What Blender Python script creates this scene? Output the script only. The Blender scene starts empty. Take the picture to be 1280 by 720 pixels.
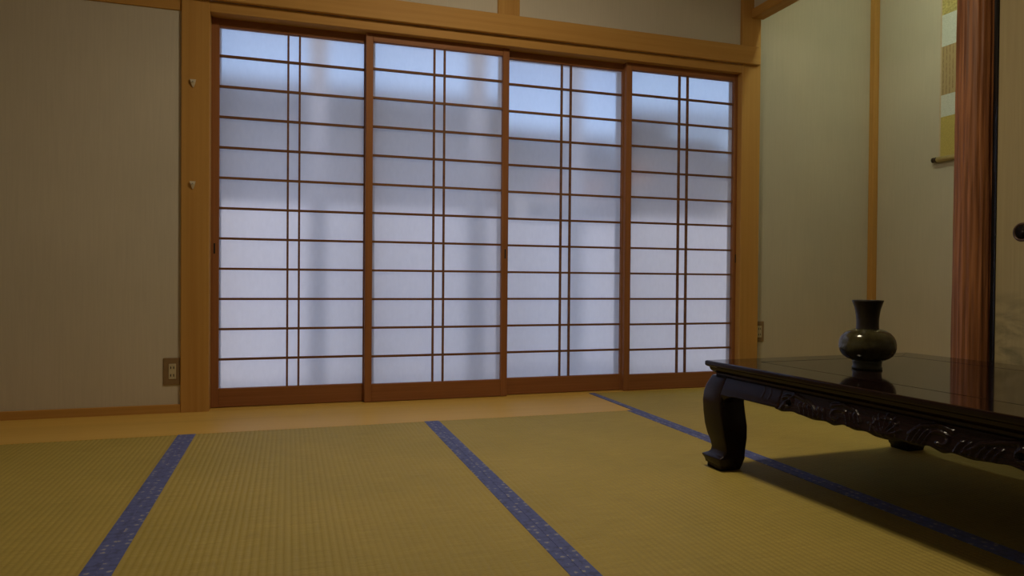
import bpy, bmesh, math, random
from mathutils import Vector, Matrix

random.seed(4)
S = bpy.context.scene
COL = S.collection
D = 3.437            # the plane of the front shoji panels

# ------------------------------------------------------------------ camera
def setup_camera():
    yaw, pitch, roll = .310055, .010953, .0080717
    cy, sy = math.cos(yaw), math.sin(yaw)
    F = Vector((sy * math.cos(pitch), cy * math.cos(pitch), -math.sin(pitch)))
    R = Vector((cy, -sy, 0.0))
    U = R.cross(F)
    R, U = R * math.cos(roll) + U * math.sin(roll), U * math.cos(roll) - R * math.sin(roll)
    cd = bpy.data.cameras.new('camera')
    cd.sensor_fit = 'HORIZONTAL'
    cd.sensor_width = 36.0
    cd.lens = 871.76 / 1280 * 36.0
    cd.clip_start = .02
    co = bpy.data.objects.new('camera', cd)
    COL.objects.link(co)
    m = Matrix.Identity(4)
    for i in range(3):
        m[i][0], m[i][1], m[i][2] = R[i], U[i], -F[i]
    m.translation = Vector((0, 0, .6))
    co.matrix_world = m
    S.camera = co
setup_camera()

# ------------------------------------------------------------------ sky, exposure
w = bpy.data.worlds.new('sky')
S.world = w
w.use_nodes = True
wn = w.node_tree
wn.nodes.clear()
sky = wn.nodes.new('ShaderNodeTexSky')
sky.sky_type = 'NISHITA'
sky.sun_disc = False
sky.sun_elevation = math.radians(38)
sky.sun_rotation = math.radians(200)
sky.air_density = 1.0
sky.dust_density = 1.6
sky.ozone_density = 3.0
bg = wn.nodes.new('ShaderNodeBackground')
bg.inputs['Strength'].default_value = .325
wo = wn.nodes.new('ShaderNodeOutputWorld')
tint = wn.nodes.new('ShaderNodeMix')
tint.data_type = 'RGBA'
tint.blend_type = 'MULTIPLY'
tint.inputs[0].default_value = 1.0
tint.inputs[7].default_value = (1.11, 1.03, 1.03, 1)
wn.links.new(sky.outputs[0], tint.inputs[6])
wn.links.new(tint.outputs[2], bg.inputs['Color'])
wn.links.new(bg.outputs[0], wo.inputs['Surface'])
S.view_settings.view_transform = 'Standard'
S.view_settings.look = 'None'
S.view_settings.gamma = 1.0
S.view_settings.use_curve_mapping = False
S.view_settings.exposure = 0.0
LAMP_STRENGTH = 60.0
ALCOVE_STRENGTH = 46.0

# ------------------------------------------------------------------ materials
def mat_new(name):
    m = bpy.data.materials.new(name)
    m.use_nodes = True
    nt = m.node_tree
    bsdf = nt.nodes['Principled BSDF']
    return m, nt, bsdf

def node(nt, t, **kw):
    n = nt.nodes.new(t)
    for k, v in kw.items():
        if k in n.inputs.keys():
            n.inputs[k].default_value = v
        else:
            setattr(n, k, v)
    return n

def coords(nt, scale=(1, 1, 1), space='Object'):
    tc = nt.nodes.new('ShaderNodeTexCoord')
    mp = nt.nodes.new('ShaderNodeMapping')
    mp.inputs['Scale'].default_value = scale
    nt.links.new(tc.outputs[space], mp.inputs['Vector'])
    return mp.outputs[0]

def ramp(nt, fac, stops):
    r = nt.nodes.new('ShaderNodeValToRGB')
    el = r.color_ramp.elements
    while len(el) < len(stops):
        el.new(.5)
    for e, (p, c) in zip(el, stops):
        e.position = p
        e.color = (*c, 1) if len(c) == 3 else c
    nt.links.new(fac, r.inputs['Fac'])
    return r.outputs['Color']

def mixc(nt, fac, a, b, mode='MIX'):
    m = nt.nodes.new('ShaderNodeMix')
    m.data_type = 'RGBA'
    m.blend_type = mode
    for sock, v in ((m.inputs[0], fac), (m.inputs[6], a), (m.inputs[7], b)):
        if hasattr(v, 'is_linked'):
            nt.links.new(v, sock)
        else:
            sock.default_value = v if not isinstance(v, tuple) or len(v) == 4 else (*v, 1)
    return m.outputs[2]

def bump(nt, bsdf, h, strength=.2, dist=.002):
    b = nt.nodes.new('ShaderNodeBump')
    b.inputs['Strength'].default_value = strength
    b.inputs['Distance'].default_value = dist
    nt.links.new(h, b.inputs['Height'])
    nt.links.new(b.outputs[0], bsdf.inputs['Normal'])

def wood(name, light, dark, axis='Z', rough=.45, fine=90, grain=.5, bstr=.12, coat=0, spec=.12):
    m, nt, b = mat_new(name)
    k = {'X': (1.2, fine, fine), 'Y': (fine, 1.2, fine), 'Z': (fine, fine, 1.2)}[axis]
    v = coords(nt, k)
    n1 = node(nt, 'ShaderNodeTexNoise', Scale=1.0, Detail=4.0, Roughness=.6)
    nt.links.new(v, n1.inputs['Vector'])
    k2 = tuple(x * .16 for x in k)
    v2 = coords(nt, k2)
    n2 = node(nt, 'ShaderNodeTexNoise', Scale=1.0, Detail=3.0, Distortion=.6)
    nt.links.new(v2, n2.inputs['Vector'])
    mm = node(nt, 'ShaderNodeMath', operation='MULTIPLY_ADD')
    nt.links.new(n1.outputs['Fac'], mm.inputs[0])
    mm.inputs[1].default_value = .45
    m2 = node(nt, 'ShaderNodeMath', operation='MULTIPLY')
    nt.links.new(n2.outputs['Fac'], m2.inputs[0])
    m2.inputs[1].default_value = .55
    nt.links.new(m2.outputs[0], mm.inputs[2])
    c = ramp(nt, mm.outputs[0], [(.5 - grain * .3, dark), (.5 + grain * .3, light)])
    nt.links.new(c, b.inputs['Base Color'])
    b.inputs['Roughness'].default_value = rough
    b.inputs['Specular IOR Level'].default_value = spec
    if coat:
        b.inputs['Coat Weight'].default_value = coat
        b.inputs['Coat Roughness'].default_value = .25
    bump(nt, b, n1.outputs['Fac'], bstr, .001)
    return m

def plain(name, col, rough=.5, metal=0, var=.06, scale=40):
    m, nt, b = mat_new(name)
    n = node(nt, 'ShaderNodeTexNoise', Scale=float(scale), Detail=3.0)
    nt.links.new(coords(nt), n.inputs['Vector'])
    c = ramp(nt, n.outputs['Fac'], [(.3, tuple(x * (1 - var) for x in col)), (.7, tuple(min(1, x * (1 + var)) for x in col))])
    nt.links.new(c, b.inputs['Base Color'])
    b.inputs['Roughness'].default_value = rough
    b.inputs['Metallic'].default_value = metal
    return m

def plaster(name, col):
    m, nt, b = mat_new(name)
    v = coords(nt, (160, 160, 5))
    n = node(nt, 'ShaderNodeTexNoise', Scale=1.0, Detail=3.0)
    nt.links.new(v, n.inputs['Vector'])
    n2 = node(nt, 'ShaderNodeTexNoise', Scale=2.2, Detail=3.0)
    nt.links.new(coords(nt), n2.inputs['Vector'])
    c1 = ramp(nt, n.outputs['Fac'], [(.3, tuple(x * .97 for x in col)), (.7, tuple(x * 1.03 for x in col))])
    c2 = ramp(nt, n2.outputs['Fac'], [(.3, (.95, .94, .92)), (.7, (1.03, 1.02, 1.0))])
    nt.links.new(mixc(nt, 1.0, c1, c2, 'MULTIPLY'), b.inputs['Base Color'])
    b.inputs['Roughness'].default_value = .92
    b.inputs['Specular IOR Level'].default_value = .2
    bump(nt, b, n.outputs['Fac'], .10, .0006)
    return m

M = {}
HL, HD = (.56, .315, .092), (.45, .232, .062)
for ax in 'XYZ':
    M['hinoki' + ax] = wood('hinoki_' + ax, HL, HD, ax, .52, 70, .6)
M['board'] = wood('floor_board_wood', (.74, .475, .115), (.64, .395, .085), 'X', .38, 60, .6, .03, 0, .10)
M['shojiX'] = wood('shoji_wood_x', (.35, .15, .060), (.23, .09, .035), 'X', .45, 80)
M['shojiZ'] = wood('shoji_wood_z', (.35, .15, .060), (.23, .09, .035), 'Z', .45, 80)
M['bar'] = wood('lattice_wood', (.24, .115, .048), (.16, .07, .03), 'X', .5, 80)
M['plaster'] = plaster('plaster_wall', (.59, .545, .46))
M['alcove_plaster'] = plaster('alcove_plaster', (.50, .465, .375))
M['ceiling'] = wood('ceiling_boards', (.40, .24, .10), (.33, .18, .07), 'Y', .5, 40)
M['lacquer'] = plain('black_lacquer', (.006, .006, .007), .18)
M['slot'] = plain('dark_recess', (.012, .007, .005), .6)
M['plate'] = plain('outlet_plate_brown', (.24, .155, .075), .5)
M['ivory'] = plain('ivory_plastic', (.52, .45, .30), .4)
M['hook'] = plain('hook_white', (.62, .55, .42), .45)
M['subfloor'] = plain('subfloor', (.2, .15, .1), .8)
M['iron'] = plain('dark_iron', (.035, .028, .028), .38, .6)
M['rim'] = plain('pull_rim', (.10, .06, .045), .35, .5)
M['scroll_gold'] = plain('scroll_gold_silk', (.42, .35, .12), .75, 0, .3, 90)
M['scroll_olive'] = plain('scroll_olive_silk', (.43, .345, .095), .75, 0, .1, 130)
M['scroll_grey'] = plain('scroll_grey_silk', (.52, .55, .50), .8, 0, .10, 160)
M['scroll_base'] = plain('scroll_edge_paper', (.50, .40, .28), .85)
M['roller'] = plain('roller_wood', (.50, .40, .17), .5)
M['knob'] = plain('roller_knob', (.025, .012, .008), .3)
M['metal'] = plain('aluminium', (.33, .32, .31), .4, .3)
M['concrete'] = plain('pale_block', (.80, .79, .76), .9)
M['ground'] = plain('outdoor_ground', (.62, .60, .56), .95)
M['siding'] = plain('house_siding', (.19, .185, .19), .9)
M['roof'] = plain('house_roof', (.09, .095, .11), .7)
M['redwood'] = plain('house_brick_red', (.30, .16, .10), .9)
M['dark_win'] = plain('house_window_dark', (.03, .033, .036), .3)
M['cord'] = plain('lamp_cord', (.05, .035, .025), .6)
M['shade'] = plain('lamp_shade_metal', (.55, .47, .36), .6)

def scroll_text():
    m, nt, b = mat_new('scroll_calligraphy')
    v = coords(nt, (1, 75, 30))
    n = node(nt, 'ShaderNodeTexNoise', Scale=1.6, Detail=2.0)
    nt.links.new(v, n.inputs['Vector'])
    vw = coords(nt, (1, 1, 1))
    wv = node(nt, 'ShaderNodeTexWave', wave_type='BANDS', bands_direction='Y', Scale=16.0)
    nt.links.new(vw, wv.inputs['Vector'])
    mm = node(nt, 'ShaderNodeMath', operation='MULTIPLY')
    nt.links.new(n.outputs['Fac'], mm.inputs[0])
    nt.links.new(wv.outputs['Fac'], mm.inputs[1])
    c = ramp(nt, mm.outputs[0], [(.34, (.36, .265, .13)), (.50, (.25, .17, .085))])
    nt.links.new(c, b.inputs['Base Color'])
    b.inputs['Roughness'].default_value = .85
    return m
M['scroll_text'] = scroll_text()

def rosewood(name, axis, rough, spec=.5):
    m, nt, b = mat_new(name)
    k = {'X': (3, 120, 120), 'Y': (120, 3, 120), 'Z': (120, 120, 3)}[axis]
    n = node(nt, 'ShaderNodeTexNoise', Scale=1.0, Detail=4.0)
    nt.links.new(coords(nt, k), n.inputs['Vector'])
    c = ramp(nt, n.outputs['Fac'], [(.35, (.008, .0038, .0038)), (.7, (.017, .0075, .0078))])
    nt.links.new(c, b.inputs['Base Color'])
    b.inputs['Roughness'].default_value = rough
    b.inputs['IOR'].default_value = 1.5
    b.inputs['Specular IOR Level'].default_value = spec
    return m
M['table_top'] = rosewood('rosewood_polished', 'Y', .07)
M['table'] = rosewood('rosewood_satin', 'Y', .22, .22)
M['table_edge'] = rosewood('rosewood_edge', 'Y', .2, .3)
M['tableZ'] = rosewood('rosewood_satin_upright', 'Z', .26, .3)

def tatami():
    m, nt, b = mat_new('tatami_rush')
    # fine rushes run across the mat (X); the ribs themselves are geometry
    n = node(nt, 'ShaderNodeTexNoise', Scale=1.0, Detail=3.0, Roughness=.7)
    nt.links.new(coords(nt, (9, 420, 40)), n.inputs['Vector'])
    n2 = node(nt, 'ShaderNodeTexNoise', Scale=3.0, Detail=4.0)
    nt.links.new(coords(nt), n2.inputs['Vector'])
    c1 = ramp(nt, n.outputs['Fac'], [(.28, (.365, .275, .058)), (.72, (.525, .405, .098))])
    c2 = ramp(nt, n2.outputs['Fac'], [(.3, (.92, .92, .88)), (.7, (1.04, 1.02, 1.0))])
    # warp threads sit in the valleys between the ribs and are darker
    wv = node(nt, 'ShaderNodeTexWave', wave_type='BANDS', bands_direction='X', wave_profile='SIN')
    wv.inputs['Scale'].default_value = 1.0 / .0165 * math.pi / 10.0 
    wv.inputs['Phase Offset'].default_value = 0
    nt.links.new(coords(nt), wv.inputs['Vector'])
    oi = mixc(nt, 1.0, c1, c2, 'MULTIPLY')
    nt.links.new(oi, b.inputs['Base Color'])
    nt.nodes.remove(wv)
    b.inputs['Roughness'].default_value = .62
    b.inputs['Specular IOR Level'].default_value = .3
    bump(nt, b, n.outputs['Fac'], .35, .0008)
    return m
M['tatami'] = tatami()
M['mat_core'] = plain('mat_core', (.30, .22, .08), .9)

def hem():
    m, nt, b = mat_new('blue_brocade_hem')
    v = coords(nt)
    vo = node(nt, 'ShaderNodeTexVoronoi', Scale=46.0, Randomness=.55)
    nt.links.new(v, vo.inputs['Vector'])
    vo2 = node(nt, 'ShaderNodeTexNoise', Scale=190.0, Detail=2.0)
    nt.links.new(v, vo2.inputs['Vector'])
    ad = node(nt, 'ShaderNodeMath', operation='MULTIPLY_ADD')
    nt.links.new(vo2.outputs['Fac'], ad.inputs[0])
    ad.inputs[1].default_value = .5
    nt.links.new(vo.outputs['Distance'], ad.inputs[2])
    c = ramp(nt, ad.outputs[0], [(.41, (.36, .35, .36)), (.49, (.092, .122, .36)), (.8, (.082, .108, .325)), (1.0, (.05, .065, .2))])
    nt.links.new(c, b.inputs['Base Color'])
    b.inputs['Roughness'].default_value = .7
    b.inputs['Sheen Weight'].default_value = .2
    b.inputs['Sheen Roughness'].default_value = .4
    b.inputs['Sheen Tint'].default_value = (.8, .8, .85, 1)
    bump(nt, b, vo2.outputs['Fac'], .3, .0006)
    return m
M['hem'] = hem()

def paper():
    """Shoji paper backed with frosted film: part diffuse scatter, part blurred view through."""
    m, nt, b = mat_new('shoji_paper')
    nt.nodes.remove(b)
    out = nt.nodes['Material Output']
    n = node(nt, 'ShaderNodeTexNoise', Scale=1.0, Detail=4.0, Roughness=.7)
    nt.links.new(coords(nt, (60, 60, 25)), n.inputs['Vector'])
    col = ramp(nt, n.outputs['Fac'], [(.3, (.85, .83, .86)), (.7, (.89, .87, .90))])
    di = node(nt, 'ShaderNodeBsdfDiffuse')
    tr = node(nt, 'ShaderNodeBsdfTranslucent')
    rf = node(nt, 'ShaderNodeBsdfRefraction', IOR=1.1, Roughness=.43)
    for s in (di, tr, rf):
        nt.links.new(col, s.inputs['Color'])
    m1 = node(nt, 'ShaderNodeMixShader', Fac=.72)
    nt.links.new(di.outputs[0], m1.inputs[1])
    nt.links.new(tr.outputs[0], m1.inputs[2])
    m2 = node(nt, 'ShaderNodeMixShader', Fac=.37)
    nt.links.new(m1.outputs[0], m2.inputs[1])
    nt.links.new(rf.outputs[0], m2.inputs[2])
    nt.links.new(m2.outputs[0], out.inputs['Surface'])
    return m
M['paper'] = paper()

def glass():
    m, nt, b = mat_new('window_glass')
    nt.nodes.remove(b)
    out = nt.nodes['Material Output']
    t = node(nt, 'ShaderNodeBsdfTransparent')
    t.inputs['Color'].default_value = (.93, .95, .95, 1)
    g = node(nt, 'ShaderNodeBsdfGlossy', Roughness=.02)
    f = node(nt, 'ShaderNodeFresnel', IOR=1.45)
    mx = nt.nodes.new('ShaderNodeMixShader')
    nt.links.new(f.outputs[0], mx.inputs[0])
    nt.links.new(t.outputs[0], mx.inputs[1])
    nt.links.new(g.outputs[0], mx.inputs[2])
    nt.links.new(mx.outputs[0], out.inputs['Surface'])
    return m
M['glass'] = glass()

def emitter(name, col, strength):
    m, nt, b = mat_new(name)
    nt.nodes.remove(b)
    e = node(nt, 'ShaderNodeEmission', Strength=strength)
    e.inputs['Color'].default_value = (*col, 1)
    nt.links.new(e.outputs[0], nt.nodes['Material Output'].inputs['Surface'])
    return m
M['lamp_glow'] = emitter('lamp_diffuser', (1.0, .85, .60), LAMP_STRENGTH)
M['tube_glow'] = emitter('alcove_tube', (.86, 1.0, .78), ALCOVE_STRENGTH)

def fusuma_paper():
    m, nt, b = mat_new('fusuma_paper')
    n = node(nt, 'ShaderNodeTexNoise', Scale=1.0, Detail=5.0, Roughness=.6, Distortion=.4)
    nt.links.new(coords(nt, (9, 9, 20)), n.inputs['Vector'])
    tc = nt.nodes.new('ShaderNodeTexCoord')
    sp = nt.nodes.new('ShaderNodeSeparateXYZ')
    nt.links.new(tc.outputs['Object'], sp.inputs[0])
    mr = node(nt, 'ShaderNodeMapRange')
    nt.links.new(sp.outputs['Z'], mr.inputs['Value'])
    mr.inputs['From Min'].default_value = .60
    mr.inputs['From Max'].default_value = .47
    mk = node(nt, 'ShaderNodeMath', operation='MULTIPLY')
    st = ramp(nt, n.outputs['Fac'], [(.46, (0, 0, 0)), (.68, (.8, .8, .8))])
    nt.links.new(st, mk.inputs[0])
    nt.links.new(mr.outputs[0], mk.inputs[1])
    fi = node(nt, 'ShaderNodeTexNoise', Scale=1.0, Detail=2.0)
    nt.links.new(coords(nt, (150, 150, 4)), fi.inputs['Vector'])
    base = ramp(nt, fi.outputs['Fac'], [(.3, (.40, .325, .165)), (.7, (.44, .36, .19))])
    c = mixc(nt, mk.outputs[0], base, (.16, .15, .075))
    nt.links.new(c, b.inputs['Base Color'])
    b.inputs['Roughness'].default_value = .8
    return m
M['fusuma'] = fusuma_paper()

def glaze():
    m, nt, b = mat_new('vase_bronze_glaze')
    n = node(nt, 'ShaderNodeTexNoise', Scale=22.0, Detail=4.0, Roughness=.65)
    nt.links.new(coords(nt), n.inputs['Vector'])
    c = ramp(nt, n.outputs['Fac'], [(.32, (.022, .018, .009)), (.55, (.058, .052, .022)), (.75, (.090, .075, .030))])
    nt.links.new(c, b.inputs['Base Color'])
    b.inputs['Roughness'].default_value = .14
    return m
M['glaze'] = glaze()
M['neck'] = plain('vase_dark_neck', (.020, .015, .011), .38, .2, .3, 50)
M['foot'] = plain('vase_foot_bronze', (.040, .042, .026), .4, .2, .2, 60)

def pillar_wood():
    m, nt, b = mat_new('rippled_pillar_wood')
    n = node(nt, 'ShaderNodeTexNoise', Scale=1.0, Detail=4.0, Distortion=.5)
    nt.links.new(coords(nt, (85, 85, 2.6)), n.inputs['Vector'])
    c = ramp(nt, n.outputs['Fac'], [(.38, (.21, .076, .026)), (.62, (.42, .165, .056))])
    nt.links.new(c, b.inputs['Base Color'])
    b.inputs['Roughness'].default_value = .5
    bump(nt, b, n.outputs['Fac'], .8, .004)
    return m
M['pillar'] = pillar_wood()

# ------------------------------------------------------------------ mesh helpers
def link(name, me, m, parent=None):
    o = bpy.data.objects.new(name, me)
    COL.objects.link(o)
    if m is not None and not me.materials:
        me.materials.append(m)
    if parent is not None:
        o.parent = parent
    return o

def bm_box(bm, a, b):
    r = bmesh.ops.create_cube(bm, size=1)
    for v in r['verts']:
        v.co = Vector([(a[i] + b[i]) / 2 + v.co[i] * (b[i] - a[i]) for i in range(3)])
    return r['verts']

def finish(name, bm, m, parent=None, bev=0, seg=1, smooth=False):
    if bev:
        bmesh.ops.bevel(bm, geom=list(bm.edges), offset=bev, segments=seg, affect='EDGES', profile=.6, clamp_overlap=True)
    bmesh.ops.recalc_face_normals(bm, faces=bm.faces)
    me = bpy.data.meshes.new(name)
    bm.to_mesh(me)
    bm.free()
    if smooth:
        for p in me.polygons:
            p.use_smooth = True
    return link(name, me, m, parent)

def box(name, a, b, m, parent=None, bev=0.0):
    bm = bmesh.new()
    bm_box(bm, a, b)
    return finish(name, bm, m, parent, bev)

def boxes(name, lst, m, parent=None, bev=0.0):
    bm = bmesh.new()
    for a, b in lst:
        bm_box(bm, a, b)
    return finish(name, bm, m, parent, bev)

def pydata(name, vs, fs, m, parent=None, smooth=False):
    me = bpy.data.meshes.new(name)
    me.from_pydata([tuple(v) for v in vs], [], fs)
    me.update()
    bm = bmesh.new()
    bm.from_mesh(me)
    bmesh.ops.recalc_face_normals(bm, faces=bm.faces)
    bm.to_mesh(me)
    bm.free()
    if smooth:
        for p in me.polygons:
            p.use_smooth = True
    return link(name, me, m, parent)

def lathe(name, prof, m, parent=None, n=56, center=(0, 0, 0), axis='Z'):
    vs, fs = [], []
    for r, z in prof:
        for i in range(n):
            a = 2 * math.pi * i / n
            p = (r * math.cos(a), r * math.sin(a), z)
            if axis == 'Y':
                p = (p[0], p[2], p[1])
            elif axis == 'X':
                p = (p[2], p[0], p[1])
            vs.append((p[0] + center[0], p[1] + center[1], p[2] + center[2]))
    for j in range(len(prof) - 1):
        for i in range(n):
            fs.append((j * n + i, j * n + (i + 1) % n, (j + 1) * n + (i + 1) % n, (j + 1) * n + i))
    if prof[0][0] > 0:
        fs.append(tuple(range(n)))
    if prof[-1][0] > 0:
        fs.append(tuple(range((len(prof) - 1) * n, len(prof) * n)))
    return pydata(name, vs, fs, m, parent, True)

def tag(o, label, cat, group=None):
    o['label'] = label
    o['category'] = cat
    if group:
        o['group'] = group
    return o

def empty(name, loc, rz, label, cat, group=None):
    o = bpy.data.objects.new(name, None)
    o.empty_display_size = .1
    COL.objects.link(o)
    o.location = loc
    o.rotation_euler = (0, 0, rz)
    return tag(o, label, cat, group)

def struct(o, label=None):
    o['kind'] = 'structure'
    if label:
        o['label'] = label
    return o

# ------------------------------------------------------------------ the room
XL, XR, YB, ZC = -1.33, 2.53, -.96, 2.62
AX = 3.45                                     # alcove back wall
AY = 1.99                                     # alcove near wall
fl = struct(box('floor', (XL - .1, YB - .1, -.16), (AX + .1, D + .12, -.057), M['subfloor']), 'floor of the tatami room')
for i, (a, b) in enumerate(((XL, 1.5305),)):
    box('plank', (a, 2.917, -.056), (b, D + .09, -.0008), M['board'], fl, .0012)
struct(box('ceiling', (XL - .1, YB - .1, ZC), (AX + .1, D + .12, ZC + .06), M['ceiling']), 'wooden ceiling')
struct(boxes('wall_back', [((XL, D - .023, -.05), (-.45, D + .1, ZC)), ((-.45, D - .018, 1.93), (2.5, D + .1, ZC))], M['plaster']),
       'beige plaster wall around the shoji screens')
struct(box('wall_left', (XL - .1, YB, -.05), (XL, D + .1, ZC), M['plaster']), 'left wall')
struct(box('wall_front', (XL - .1, YB - .1, -.05), (AX + .1, YB, ZC), M['plaster']), 'wall behind the viewer')
struct(boxes('wall_right', [((XR + .01, YB, -.05), (XR + .09, 1.0, ZC)), ((XR + .01, 1.0, 1.86), (XR + .09, 1.94, ZC)),
                            ((XR, 1.94, 2.16), (XR + .05, D, ZC))], M['plaster']), 'right wall with the hanging wall above the alcove')
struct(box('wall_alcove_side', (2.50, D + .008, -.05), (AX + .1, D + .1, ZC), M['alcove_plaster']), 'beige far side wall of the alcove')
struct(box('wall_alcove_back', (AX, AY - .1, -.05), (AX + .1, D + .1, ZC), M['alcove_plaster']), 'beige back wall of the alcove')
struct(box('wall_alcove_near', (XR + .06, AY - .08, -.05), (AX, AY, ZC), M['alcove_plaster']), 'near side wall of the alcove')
struct(box('trim_1', (2.60, AY, -.05), (AX, D, .10), M['board']), 'raised board floor of the alcove')
struct(box('trim_2', (2.50, 2.06, -.05), (2.60, D - .02, .105), M['lacquer'], None, .004), 'dark lacquered front sill of the alcove')

# posts and beams
struct(box('trim_3', (-.457, D - .040, -.055), (-.340, D + .1, ZC), M['hinokiZ'], None, .003), 'tan wooden post left of the shoji screens')
struct(box('trim_4', (2.455, D - .040, -.055), (2.580, D + .1, ZC), M['hinokiZ'], None, .003), 'tan wooden corner post right of the shoji screens')
struct(box('trim_5', (-.340, D - .038, 1.792), (2.455, D + .1, 1.840), M['hinokiX'], None, .002), 'grooved lintel above the shoji screens')
struct(box('trim_6', (XL, D - .030, 1.785), (-.457, D + .02, 1.840), M['hinokiX'], None, .002), 'slim rail along the wall left of the post')
struct(box('trim_7', (XL, D - .064, 1.840), (2.562, D - .0395, 1.941), M['hinokiX'], None, .003), 'long tan beam running above the shoji screens')
struct(box('trim_8', (1.005, D - .034, 1.940), (1.121, D + .06, ZC), M['hinokiZ'], None, .003), 'short post on the wall above the beam')
struct(box('trim_9', (2.512, 1.99, 2.108), (2.592, D - .040, 2.160), M['hinokiY'], None, .002), 'beam across the top of the alcove opening')
struct(box('trim_10', (3.411, D - .030, .10), (AX - .0005, D + .007, ZC), M['hinokiZ'], None, .002), 'thin tan corner pole inside the alcove')
struct(box('trim_11', (2.50, YB, 1.80), (2.62, 1.945, 1.86), M['hinokiY'], None, .002), 'lintel above the sliding paper door')
struct(box('baseboard_back', (XL, D - .036, -.02), (-.457, D + .02, .036), M['hinokiX'], None, .002), 'low skirting under the left wall')
struct(box('baseboard_right', (2.515, YB, -.02), (2.56, 1.0, .03), M['hinokiY'], None, .002), 'skirting of the right wall')
struct(box('trim_12', (-.341, D - .018, -.056), (2.466, D + .1, -.0002), M['board']), 'flush threshold the shoji screens slide on')

# rippled alcove pillar: round, thinner towards the top
def alcove_pillar():
    n, rows = 96, 60
    vs, fs = [], []
    ph = [random.uniform(0, 6.28) for _ in range(12)]
    for j in range(rows + 1):
        z = -.05 + (2.16 + .05) * j / rows
        r0 = .0765 - .006 * (z / 2.2)
        cx, cyy = 2.545, 2.036
        for i in range(n):
            a = 2 * math.pi * i / n
            wob = 1.3 * math.sin(z * 5.1 + ph[0]) + .8 * math.sin(z * 11.3 + ph[1])
            rip = math.sin(a * 23 + wob * .55 + ph[2]) + .7 * math.sin(a * 37 + wob * .8 + 2.2 * z + ph[3]) + .5 * math.sin(a * 14 - wob + ph[4])
            # a rounded square rather than a true circle
            sq = (abs(math.cos(a)) ** 3.2 + abs(math.sin(a)) ** 3.2) ** (-1 / 3.2)
            r = r0 * (.80 + .20 * sq) * .97 + .0017 * rip
            vs.append((cx + r * math.cos(a), cyy + r * math.sin(a), z))
    for j in range(rows):
        for i in range(n):
            fs.append((j * n + i, j * n + (i + 1) % n, (j + 1) * n + (i + 1) % n, (j + 1) * n + i))
    fs.append(tuple(range(n)))
    fs.append(tuple(range(rows * n, rows * n + n)))
    return pydata('trim_13', vs, fs, M['pillar'], None, True)
struct(alcove_pillar(), 'reddish rippled wooden pillar beside the alcove')

# ------------------------------------------------------------------ tatami mats
def tatami_mat(x0, x1, y0, y1, label, group):
    o = empty('tatami_mat', ((x0 + x1) / 2, (y0 + y1) / 2, 0), 0, label, 'mat', group)
    hx, hy = (x1 - x0) / 2 - .0003, (y1 - y0) / 2 - .0006
    box('core', (-hx, -hy, -.056), (hx, hy, -.0035), M['mat_core'], o)
    # woven cover: rounded ribs along the mat's length
    pitch = .0165
    n = int(round((2 * hx - .05) / pitch))
    pitch = (2 * hx - .05) / n
    xs, zs = [], []
    per = 5
    for i in range(n * per + 1):
        t = (i % per) / per
        xs.append(-hx + .025 + i * pitch / per)
        zs.append(-.0016 + .0016 * math.sqrt(max(0.0, math.sin(math.pi * t))) if t else -.0018)
    vs, fs = [], []
    for y in (-hy, hy):
        for x, z in zip(xs, zs):
            vs.append((x, y, z))
    k = len(xs)
    for i in range(k - 1):
        fs.append((i, i + 1, k + i + 1, k + i))
    me = bpy.data.meshes.new('rush_cover')
    me.from_pydata(vs, [], fs)
    me.update()
    for p in me.polygons:
        p.use_smooth = True
    link('rush_cover', me, M['tatami'], o)
    for s in (-1, 1):
        a, b = sorted((s * hx, s * (hx - .031)))
        box('hem', (a, -hy, -.004), (b, hy, .0012), M['hem'], o, .0004)
    return o
G2 = 'tatami mats of the second row'
tatami_mat(XL + .001, -.368, 1.005, 2.914, 'straw tatami mat at the far left, under the plain left wall', 'tatami mats')
tatami_mat(-.368, .580, 1.005, 2.914, 'ribbed straw tatami mat between the two wide blue bands in front of the screens', 'tatami mats')
tatami_mat(.580, 1.531, 1.005, 2.914, 'straw tatami mat left of the dark table, right of the middle blue band', 'tatami mats')
tatami_mat(1.531, 2.499, 1.52, D - .019, 'straw tatami mat under the table, reaching right up to the shoji screens', 'tatami mats')
for a, b, c, d, lb in ((XL + .001, -.368, YB + .05, 1.005, 'second-row straw tatami mat along the left wall'), (-.368, .580, YB + .05, 1.005, 'second-row straw tatami mat between the two wide blue bands, nearest the viewer'),
                       (.580, 1.531, YB + .05, 1.005, "second-row straw tatami mat left of the table's near end"), (1.531, 2.499, -.39, 1.52, 'second-row straw tatami mat under the near end of the table')):
    tatami_mat(a, b, c, d, lb, G2)

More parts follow.
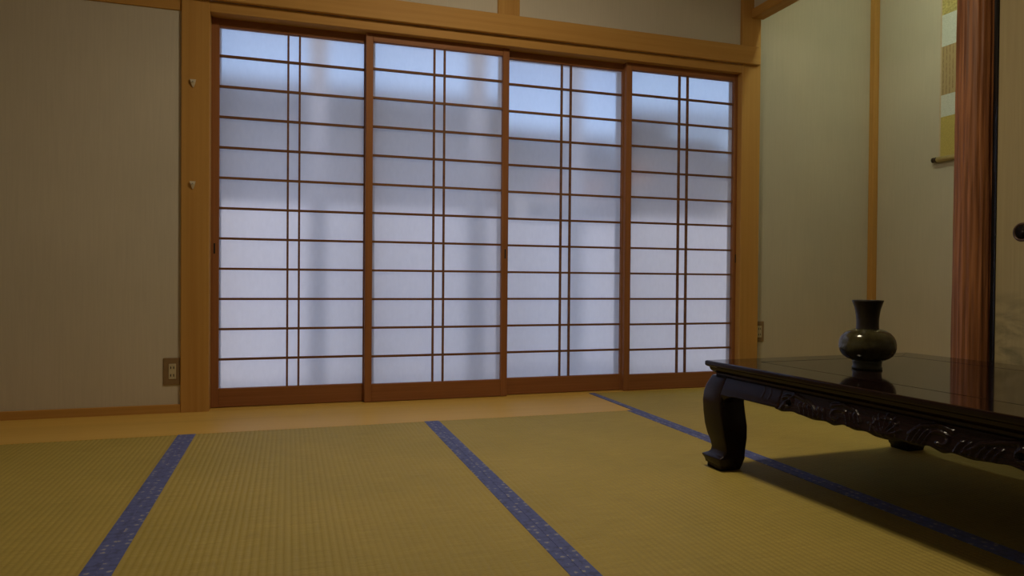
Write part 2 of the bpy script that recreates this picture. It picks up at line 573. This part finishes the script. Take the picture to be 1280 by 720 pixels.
# ------------------------------------------------------------------ shoji screens
ROWS = [1.6235 - .14005 * i for i in range(11)]
def shoji(x0, x1, y, label, pull):
    wd = x1 - x0
    o = empty('shoji_screen', ((x0 + x1) / 2, y, 0), 0, label, 'screen', 'shoji screens')
    hx, T = wd / 2, .030
    stw = .0345
    for s in (-1, 1):
        a, b = sorted((s * hx, s * (hx - stw)))
        box('stile', (a, 0, .002), (b, T, 1.799), M['shojiZ'], o, .0016)
    box('bottom_rail', (-hx + stw, .0015, .002), (hx - stw, T, .0885), M['shojiX'], o, .0014)
    box('top_rail', (-hx + stw, .0015, 1.753), (hx - stw, T, 1.799), M['shojiX'], o, .0014)
    ib = hx - stw
    for z in ROWS:
        box('lattice_bar', (-ib, .007, z - .0052), (ib, .021, z + .0052), M['bar'], o)
    for x in (-.026, .026):
        box('lattice_bar', (x - .0046, .0062, .0885), (x + .0046, .0205, 1.753), M['bar'], o)
    pydata('paper', [(-ib, .0213, .0885), (ib, .0213, .0885), (ib, .0213, 1.753), (-ib, .0213, 1.753)], [(0, 1, 2, 3)], M['paper'], o)
    # slim finger pull let into one stile
    px = pull * (hx - stw * .45)
    pl = boxes('finger_pull', [((px - .0035, -.0012, .712), (px + .0035, .004, .760))], M['slot'], o, .0008)
    return o
shoji(-.341, .382, D + .033, 'wood-framed shoji screen at the left, beside the post with two white hooks', -1)
shoji(.352, 1.078, D, 'shoji screen second from the left, its frame overlapping the screens on both sides', 1)
shoji(1.048, 1.776, D + .033, 'shoji screen third from the left, above the end of the floor board strip', -1)
shoji(1.747, 2.467, D, 'rightmost shoji screen, beside the corner post and behind the dark table end', 1)

# ------------------------------------------------------------------ outlets, hooks
def outlet(x, z, y, label):
    o = empty('wall_outlet', (x, y, z), 0, label, 'outlet')
    box('plate', (-.035, -.006, -.06), (.035, 0, .06), M['plate'], o, .002)
    box('socket', (-.013, -.009, -.034), (.017, -.004, .034), M['ivory'], o, .0015)
    for zz in (-.017, .017):
        for xx in (-.004, .008):
            box('slot', (xx - .0018, -.0098, zz - .0055), (xx + .0018, -.006, zz + .0055), M['slot'], o)
    return o
outlet(-.4925, .183, D - .023, 'brown wall outlet with ivory sockets low on the left wall beside the post')
outlet(2.620, .312, D + .008, 'small brown outlet half hidden behind the right corner post')

def hook(x, z, label):
    o = empty('wall_hook', (x, D - .040, z), 0, label, 'hook', 'white hooks on the left post')
    vs = [(-.012, -.001, .016), (.012, -.001, .016), (.012, -.011, .015), (-.012, -.011, .015),
          (-.002, -.001, -.018), (.003, -.001, -.018), (.003, -.004, -.018), (-.002, -.004, -.018),
          (-.009, -.001, 0), (.009, -.001, 0), (.009, -.012, .003), (-.009, -.012, .003)]
    fs = [(0, 1, 2, 3), (0, 1, 9, 8), (1, 2, 10, 9), (2, 3, 11, 10), (3, 0, 8, 11), (8, 9, 5, 4), (9, 10, 6, 5), (10, 11, 7, 6), (11, 8, 4, 7), (4, 5, 6, 7)]
    pydata('hook_body', vs, fs, M['hook'], o)
    lathe('pin', [(.0028, -.004), (.0028, .0005)], M['metal'], o, 10, (.0, -.0115, .004), 'Y')
hook(-.408, 1.465, 'upper small white wedge-shaped hook on the left post')
hook(-.408, 1.014, 'lower small white wedge-shaped hook on the left post')

# ------------------------------------------------------------------ sliding paper door on the right
def fusuma():
    o = empty('sliding_paper_door', (2.530, 1.500, 0), 0, 'cream sliding door with black lacquered frame and round dark pull', 'door')
    o['kind'] = 'thing'
    y0, y1 = -.46, .464
    box('panel', (.004, y0 + .02, .02), (.018, y1 - .02, 1.785), M['fusuma'], o)
    box('frame_stile', (0, y1 - .020, .0015), (.022, y1, 1.80), M['lacquer'], o, .002)
    box('frame_stile', (0, y0, .0015), (.022, y0 + .022, 1.80), M['lacquer'], o, .002)
    box('frame_rail', (0, y0 + .022, 1.775), (.022, y1 - .022, 1.80), M['lacquer'], o, .002)
    box('frame_rail', (0, y0 + .022, .0015), (.022, y1 - .022, .025), M['lacquer'], o, .002)
    yc = .348
    pl = lathe('pull', [(0.0, .006), (.022, .006), (.0255, .003), (.026, -.001), (.029, -.002), (.033, -.001), (.0345, .0015), (.0345, .005)],
               M['rim'], o, 40, (.0025, yc, .79), 'X')
    lathe('pull_cup', [(0.0, .0035), (.021, .0035), (.0252, .0010)], M['iron'], pl, 32, (.0025, yc, .79), 'X')
fusuma()
struct(box('trim_14', (2.532, 1.966, -.05), (2.56, 1.99, 1.80), M['lacquer'], None, .002), 'black strip between the pillar and the sliding door')

# ------------------------------------------------------------------ hanging scroll
def scroll():
    X, ya, yb = AX - .012, 2.560, 2.976
    o = empty('hanging_scroll', (X, (ya + yb) / 2, 1.29), 0, 'hanging scroll in the alcove, partly hidden behind the reddish pillar', 'scroll')
    h = (yb - ya) / 2
    def z(v): return v - 1.29
    box('backing', (-.001, -h, z(1.30)), (.001, h, z(2.40)), M['scroll_base'], o)
    def band(nm, a, b, m, e=.0):
        return box(nm, (-.0022, -h + .010, z(a)), (-.0008, h - .010, z(b)), m, o)
    band('silk_band', 1.305, 1.521, M['scroll_olive'])
    band('silk_band', 1.5215, 1.641, M['scroll_grey'])
    band('calligraphy', 1.6415, 1.908, M['scroll_text'])
    band('silk_band', 1.9085, 2.082, M['scroll_grey'])
    band('silk_band', 2.0825, 2.395, M['scroll_gold'])
    lathe('roller', [(.0145, -h - .006), (.0145, h + .006)], M['roller'], o, 20, (-.004, 0, 0), 'Y')
    for s in (-1, 1):
        k = lathe('knob', [(.011, 0), (.0145, .003), (.015, .012), (.0118, .018), (.0152, .023), (.015, .030), (.009, .0325)], M['knob'], o, 20, (0, 0, 0), 'Y')
        if s < 0:
            for v in k.data.vertices:
                v.co.y = -v.co.y
        for v in k.data.vertices:
            v.co.y += s * (h + .005)
            v.co.x -= .004
        k.data.update()
    box('hanger_rod', (-.008, -h - .004, z(2.395)), (.004, h + .004, z(2.412)), M['roller'], o, .003)
    vs, fs = [], []
    for s in (-1, 1):
        k = len(vs)
        A, B = Vector((-.002, s * h * .5, z(2.41))), Vector((-.002, 0, z(2.52)))
        for p in (A, B):
            for dx, dz in ((-.001, -.001), (.001, -.001), (.001, .001), (-.001, .001)):
                vs.append((p.x + dx, p.y, p.z + dz))
        fs += [(k + i, k + (i + 1) % 4, k + 4 + (i + 1) % 4, k + 4 + i) for i in range(4)]
    pydata('cord', vs, fs, M['cord'], o)
    lathe('nail', [(.004, -.008), (.004, .012)], M['iron'], o, 10, (0, 0, z(2.518)), 'X')
scroll()

# ------------------------------------------------------------------ low table
TL, TW, TH = 1.38, .89, .345
ang = math.radians(2.6)
tcx = 1.296 + math.cos(ang) * TW / 2 + math.sin(ang) * TL / 2
tcy = 1.974 + math.sin(ang) * TW / 2 - math.cos(ang) * TL / 2

def smooth(t): return t * t * (3 - 2 * t)

LEG_OUT = [(0, .0055), (.012, .0055), (.014, .0045), (.016, .001), (.026, -.001), (.036, -.0065), (.0395, -.007), (.042, -.003), (.047, .007), (.054, .0125), (.066, .0145),
           (.085, .0115), (.11, .004), (.14, -.0015), (.18, -.005), (.215, -.0065), (.245, -.004), (.268, .002), (.285, .009), (.298, .0145)]
LEG_IN = [(0, .082), (.016, .087), (.037, .092), (.046, .092), (.066, .093), (.10, .096), (.14, .096), (.18, .092), (.215, .089), (.245, .090), (.298, .094)]
def interp(tab, z):
    if z <= tab[0][0]:
        return tab[0][1]
    for (a, b), (c, d) in zip(tab, tab[1:]):
        if z <= c:
            return b + (d - b) * (z - a) / (c - a)
    return tab[-1][1]

def low_table():
    o = empty('low_table', (tcx, tcy, 0), ang, 'low dark polished wooden table with carved apron and curved legs', 'table')
    hx, hy = TW / 2, TL / 2
    fx, fy = .14, .10
    # top: inner panel and four mitred rails with a moulded edge
    box('top_panel', (-hx + fx + .0035, -hy + fy + .0035, .318), (hx - fx - .0035, hy - fy - .0035, .3449), M['table_top'], o, .0012)
    prof = [('in', .3405), ('in2', .345), (.005, .345), (.0016, .3436), (0, .3405), (0, .3325), (.0015, .329), (.0055, .3262), (.010, .325),
            (.0112, .3205), (.0125, .3165), (.017, .3115), (.0225, .3075), (.0255, .3065), (.0255, .298), ('in2', .298), ('in', .2988)]
    def rail(kind, sgn):
        vs, fs = [], []
        for end in (-1, 1):
            for d, z in prof:
                if d == 'in':
                    ix, iy = fx, fy
                elif d == 'in2':
                    ix, iy = fx - .0012, fy - .0012
                else:
                    ix = iy = d
                x, y = hx - ix, hy - iy
                if kind == 'long':
                    vs.append((sgn * x, end * (y - .0004), z))
                else:
                    vs.append((end * (x - .0004), sgn * y, z))
        n = len(prof)
        for i in range(n):
            fs.append((i, (i + 1) % n, n + (i + 1) % n, n + i))
        fs.append(tuple(range(n)))
        fs.append(tuple(range(n, 2 * n)))
        r = pydata('top_rail', vs, fs, M['table_top'], o)
        r.data.materials.append(M['table_edge'])
        for p in r.data.polygons:
            p.material_index = 0 if p.normal.z > .9 else 1
        return r
    for s in (-1, 1):
        rail('long', s)
        rail('short', s)
    # legs: square cabriole legs with a toe
    zs = sorted(set([a for a, _ in LEG_OUT] + [a for a, _ in LEG_IN] + [.16, .20, .23, .255]))
    for sx in (-1, 1):
        for sy in (-1, 1):
            bm = bmesh.new()
            loops = []
            for z in zs:
                a, b = interp(LEG_OUT, z), interp(LEG_IN, z)
                r = .010
                pts = []
                for cx_, cy_, q in ((a + r, a + r, 2), (b - r * .6, a + r * .6, 3), (b - r * .6, b - r * .6, 0), (a + r * .6, b - r * .6, 1)):
                    rr = r if q == 2 else r * .6
                    for k in range(4):
                        t = math.pi / 2 * q + math.pi / 2 * k / 3
                        pts.append((cx_ + rr * math.cos(t), cy_ + rr * math.sin(t)))
                loops.append([bm.verts.new((sx * (hx - p[0]), sy * (hy - p[1]), z + .0014)) for p in pts])
            n = len(loops[0])
            for A, B in zip(loops, loops[1:]):
                for i in range(n):
                    bm.faces.new((A[i], A[(i + 1) % n], B[(i + 1) % n], B[i]))
            bm.faces.new(loops[0])
            bm.faces.new(loops[-1])
            lg = finish('leg', bm, M['tableZ'], o, 0, 1, False)
            for p in lg.data.polygons:
                p.use_smooth = len(p.vertices) == 4
    # carved aprons
    def strokes(L):
        st = []     # polyline, half width, height
        for m in (-1, 1):
            def P(*pts): return [(m * x, z) for x, z in pts]
            st.append((P((.42, .268), (.416, .288), (.424, .296)), .0022, .002))
            st.append((P((.392, .266), (.388, .282), (.396, .294)), .0022, .002))
            # big scroll round the pierced eye
            sp = []
            for k in range(15):
                t = k / 14 * 4.6
                sp.append((.318 + (.020 - .0026 * t) * math.cos(t + .6) * 1.25, .268 + (.018 - .0022 * t) * math.sin(t + .6)))
            st.append((P(*sp), .0050, .0065))
            st.append((P((.336, .252), (.300, .292), (.26, .284), (.225, .272), (.20, .252)), .0055, .006))
            # leaf ribs
            for k in range(6):
                x = .262 - k * .0165
                st.append((P((x + .012, .270), (x + .004, .262), (x - .002, .246)), .0040, .0062))
            # second scroll
            sp = []
            for k in range(13):
                t = k / 12 * 4.4
                sp.append((.140 + (.024 - .003 * t) * math.cos(2.4 - t) * 1.2, .264 + (.018 - .0022 * t) * math.sin(2.4 - t)))
            st.append((P(*sp), .0050, .0062))
            st.append((P((.165, .286), (.13, .294), (.09, .284), (.065, .262)), .0050, .0055))
            for k in range(4):
                x = .108 - k * .013
                st.append((P((x + .010, .276), (x + .002, .262), (x - .004, .246)), .0036, .0058))
            # centre fan
            for k in range(3):
                a = .30 + k * .42
                st.append((P((.006 * k, .248), (.012 + .036 * math.sin(a), .246 + .044 * math.cos(a))), .0036, .0055))
        st.append(([(0, .244), (0, .292)], .0040, .0058))
        st.append(([(.035 * math.cos(a), .250 + .033 * math.sin(a)) for a in [math.pi * k / 12 for k in range(13)]], .0034, .005))
        return st
    def dist(px, pz, line):
        best, bt = 1e9, 0
        n = len(line) - 1
        for i in range(n):
            ax, az = line[i]
            bx, bz = line[i + 1]
            dx, dz = bx - ax, bz - az
            l2 = dx * dx + dz * dz
            t = 0 if l2 == 0 else max(0, min(1, ((px - ax) * dx + (pz - az) * dz) / l2))
            d = math.hypot(px - ax - t * dx, pz - az - t * dz)
            if d < best:
                best, bt = d, (i + t) / n
        return best, bt
    def apron(kind, sgn, half, carved):
        st = strokes(half) if carved else []
        boxes_ = [(min(p[0] for p in l) - w_, max(p[0] for p in l) + w_, l, w_, h_) for l, w_, h_ in st]
        inner = half - .080
        nu, nv = (420, 26) if carved else (60, 12)
        def zbot(u):
            d = half - abs(u)
            arch = .247
            if d < .155:
                t = (.155 - d) / .075
                arch = .247 - .055 * (1 - math.sqrt(max(0, 1 - min(1, t) ** 2)))
            a = abs(u)
            if carved and a < .36:
                sc = [(.36, .245), (.335, .241), (.29, .247), (.262, .244), (.215, .2395), (.175, .243), (.15, .238), (.118, .246), (.08, .240), (.05, .243), (.02, .2365), (0, .236)]
                for (p, q), (r, s_) in zip(sc, sc[1:]):
                    if r <= a <= p:
                        t = smooth((a - r) / (p - r))
                        return s_ + (q - s_) * t
            return arch
        vs, fs = [], []
        for i in range(nu + 1):
            u = -inner + 2 * inner * i / nu
            zb = zbot(u)
            for j in range(nv + 1):
                z = zb + (.298 - zb) * j / nv
                off = interp(LEG_OUT, z + .003) if z > .245 else interp(LEG_OUT, .248) + (.245 - z) * .3
                rl = 0
                if carved and abs(u) < .45:
                    for a, b, l, w_, h_ in boxes_:
                        if a <= u <= b:
                            d, t = dist(u, z, l)
                            ww = w_ * (1.0 - .45 * t)
                            if d < ww:
                                rl = max(rl, .55 * h_ * math.sqrt(1 - (d / ww) ** 2))
                    de = math.hypot((abs(u) - .312) / 1.5, z - .2665)
                    if de < .0075:
                        rl = -.012
                    elif abs(u) < .35 and rl == 0:
                        rl = -.0012
                vs.append((u, off - rl, z))
        k = nv + 1
        for i in range(nu):
            for j in range(nv):
                fs.append((i * k + j, i * k + j + 1, (i + 1) * k + j + 1, (i + 1) * k + j))
        # back face
        nb = len(vs)
        for i in range(nu + 1):
            u = -inner + 2 * inner * i / nu
            vs.append((u, .034, zbot(u)))
            vs.append((u, .034, .298))
        for i in range(nu):
            a = nb + 2 * i
            fs.append((a, a + 2, a + 3, a + 1))
            fs.append((i * k, (i + 1) * k, a + 2, a))
            fs.append((i * k + nv, a + 1, a + 3, (i + 1) * k + nv))
        if kind == 'long':
            vs = [(sgn * (hx - d), -u, z) for u, d, z in vs]
        else:
            vs = [(u, sgn * (hy - d), z) for u, d, z in vs]
        ap = pydata('carved_apron' if carved else 'apron', vs, fs, M['table'], o, True)
        return ap
    apron('long', -1, hy, True)
    apron('long', 1, hy, True)
    apron('short', -1, hx, False)
    apron('short', 1, hx, False)
    # support under the top
    box('under_frame', (-hx + .05, -hy + .05, .285), (hx - .05, hy - .05, .2975), M['table'], o)
low_table()

# ------------------------------------------------------------------ vase
def vase():
    o = empty('vase', (1.641, 1.652, TH + .0002), 0, 'dark green-brown vase with round body and flared neck on the low table', 'vase')
    lathe('foot_ring', [(.0, .0), (.0405, .0), (.0415, .004), (.040, .0075), (.0385, .010), (.0395, .020), (.0405, .0245), (.038, .028), (0, .028)], M['foot'], o)
    body = [(.0, .0255), (.039, .0255), (.047, .0275), (.0575, .0325), (.068, .041), (.0748, .052), (.0778, .064), (.0778, .075), (.0755, .087), (.0705, .0975),
            (.062, .1075), (.050, .1145), (.040, .1180), (.0335, .1195), (0, .1195)]
    lathe('body', body, M['glaze'], o)
    lathe('neck', [(.0, .116), (.0312, .116), (.0318, .119), (.0308, .1225), (.0304, .132), (.0306, .146), (.0318, .160), (.0340, .174), (.0370, .186), (.0405, .196),
                   (.0422, .2000), (.0428, .2030), (.0418, .2048), (.0398, .2042), (.0350, .188), (.0305, .17), (.0280, .15), (.0275, .12), (0, .118)], M['neck'], o)
vase()

# ------------------------------------------------------------------ lamps
def pendant():
    x, y, z = .77, 1.98, 2.42
    o = empty('ceiling_lamp', (x, y, ZC), 0, 'round drum lamp hanging just below the ceiling over the mats', 'lamp')
    zz = z - ZC
    lathe('canopy', [(.06, 0), (.06, -.015), (.045, -.03), (.012, -.035)], M['shade'], o, 32)
    lathe('stem', [(.010, -.03), (.010, zz + .055)], M['shade'], o, 12)
    lathe('lamp_cap', [(.010, zz + .065), (.20, zz + .060), (.203, zz + .018), (.19, zz + .018), (.01, zz + .020)], M['shade'], o, 64)
    lathe('diffuser', [(0, zz), (.165, zz + .001), (.183, zz + .010), (.187, zz + .022), (.187, zz + .018)], M['lamp_glow'], o, 64)
pendant()

def alcove_light():
    o = empty('alcove_tube_light', (2.68, 2.56, 2.34), 0, 'fluorescent tube light hidden behind the hanging wall of the alcove', 'lamp')
    box('housing', (-.075, -.42, -.02), (-.045, .42, .05), M['ivory'], o, .003)
    lathe('tube', [(.016, -.38), (.016, .38)], M['tube_glow'], o, 20, (-.02, 0, 0), 'Y')
alcove_light()

# ------------------------------------------------------------------ outside
struct(box('ground', (-14, D + .12, -.50), (22, 40, -.40), M['ground']), 'pale ground outside')
def outer_window():
    o = bpy.data.objects.new('window_1', None)
    COL.objects.link(o)
    struct(o, 'aluminium sliding window outside the shoji screens')
    y = D + .125
    box('window_frame', (-.40, y - .02, -.06), (2.62, y + .10, -.01), M['metal'], o)
    box('window_frame', (-.40, y - .02, 1.84), (2.62, y + .10, 1.90), M['metal'], o)
    box('window_frame', (-.42, y - .02, -.06), (-.36, y + .10, 1.90), M['metal'], o)
    box('window_frame', (2.56, y - .02, -.06), (2.62, y + .10, 1.90), M['metal'], o)
    edges = [-.36, .385, 1.095, 1.815, 2.57]
    for i in range(4):
        a, b = edges[i] - (.025 if i else 0), edges[i + 1] + (.025 if i < 3 else 0)
        yy = y + (.01 if i % 2 else .05)
        s = bpy.data.objects.new('sash', None)
        COL.objects.link(s)
        s.parent = o
        boxes('sash_frame', [((a, yy, -.01), (a + .05, yy + .025, 1.84)), ((b - .05, yy, -.01), (b, yy + .025, 1.84)),
                       ((a + .05, yy, -.01), (b - .05, yy + .025, .05)), ((a + .05, yy, 1.80), (b - .05, yy + .025, 1.84))], M['metal'], s)
        pydata('pane', [(a + .05, yy + .012, .05), (b - .05, yy + .012, .05), (b - .05, yy + .012, 1.80), (a + .05, yy + .012, 1.80)], [(0, 1, 2, 3)], M['glass'], s)
outer_window()
tag(box('standin_wall', (-14, 7.4, -.40), (22, 7.55, 1.32), M['concrete'], None, .01), 'stand-in white wall added for the bright lower band blurred through the screens', 'wall')  # stand-in wall, added for the bright lower band in the paper
def shade_posts():  # made-up posts, added to darken soft vertical bands in the paper
    o = empty('shade_posts', (.8, 6.64, -.4), 0, 'posts added outside the screens to make soft dark bands in the paper', 'shade_posts')
    for x in (-.56, .87, 2.15):
        box('post', (x - .075, -.06, .0), (x + .075, .06, 3.7), M['metal'], o)
    box('beam', (-2.4, -.06, 3.7), (3.8, .06, 3.85), M['metal'], o)
shade_posts()
def standin_house(name, loc, x0, x1, hz, label, wall, wins):  # stand-in building, placed to give the grey bands behind the paper
    o = empty(name, loc, 0, label, 'building')
    box('house_wall', (x0, 0, 0), (x1, 5, hz), M[wall], o)
    a, b = x0 - .5, x1 + .5
    vs = [(a, -.9, hz - .05), (b, -.9, hz - .05), (b, 2.5, hz + .8), (a, 2.5, hz + .8), (a, 5.9, hz - .05), (b, 5.9, hz - .05), (a, -.9, hz + .13), (b, -.9, hz + .13),
          (b, 2.5, hz + 1.0), (a, 2.5, hz + 1.0), (a, 5.9, hz + .13), (b, 5.9, hz + .13)]
    fs = [(0, 1, 2, 3), (3, 2, 5, 4), (6, 7, 8, 9), (9, 8, 11, 10), (0, 1, 7, 6), (4, 5, 11, 10), (0, 3, 9, 6), (3, 4, 10, 9), (1, 2, 8, 7), (2, 5, 11, 8)]
    pydata('roof', vs, fs, M['roof'], o)
    for x in wins:
        w_ = box('house_window', (x, -.05, 1.6), (x + 1.1, .02, 2.62), M['concrete'], o)
        box('house_pane', (x + .02, -.06, 1.66), (x + .46, -.045, 2.56), M['dark_win'], w_)
        box('house_pane', (x + .64, -.06, 1.66), (x + 1.08, -.045, 2.56), M['dark_win'], w_)
    if wins:
        box('wall_panel', (4.7, -.04, 2.72), (6.1, .01, 3.05), M['redwood'], o)
standin_house('standin_house', (0, 12, -.4), -12, 7.5, 3.62, 'stand-in building with dark roof, added for the dark band blurred through the upper screens', 'siding', (3.72, 4.83))
standin_house('standin_house', (0, 14, -.4), 8.8, 20, 3.3, 'stand-in pale building added for the lighter band blurred through the rightmost screen', 'concrete', ())
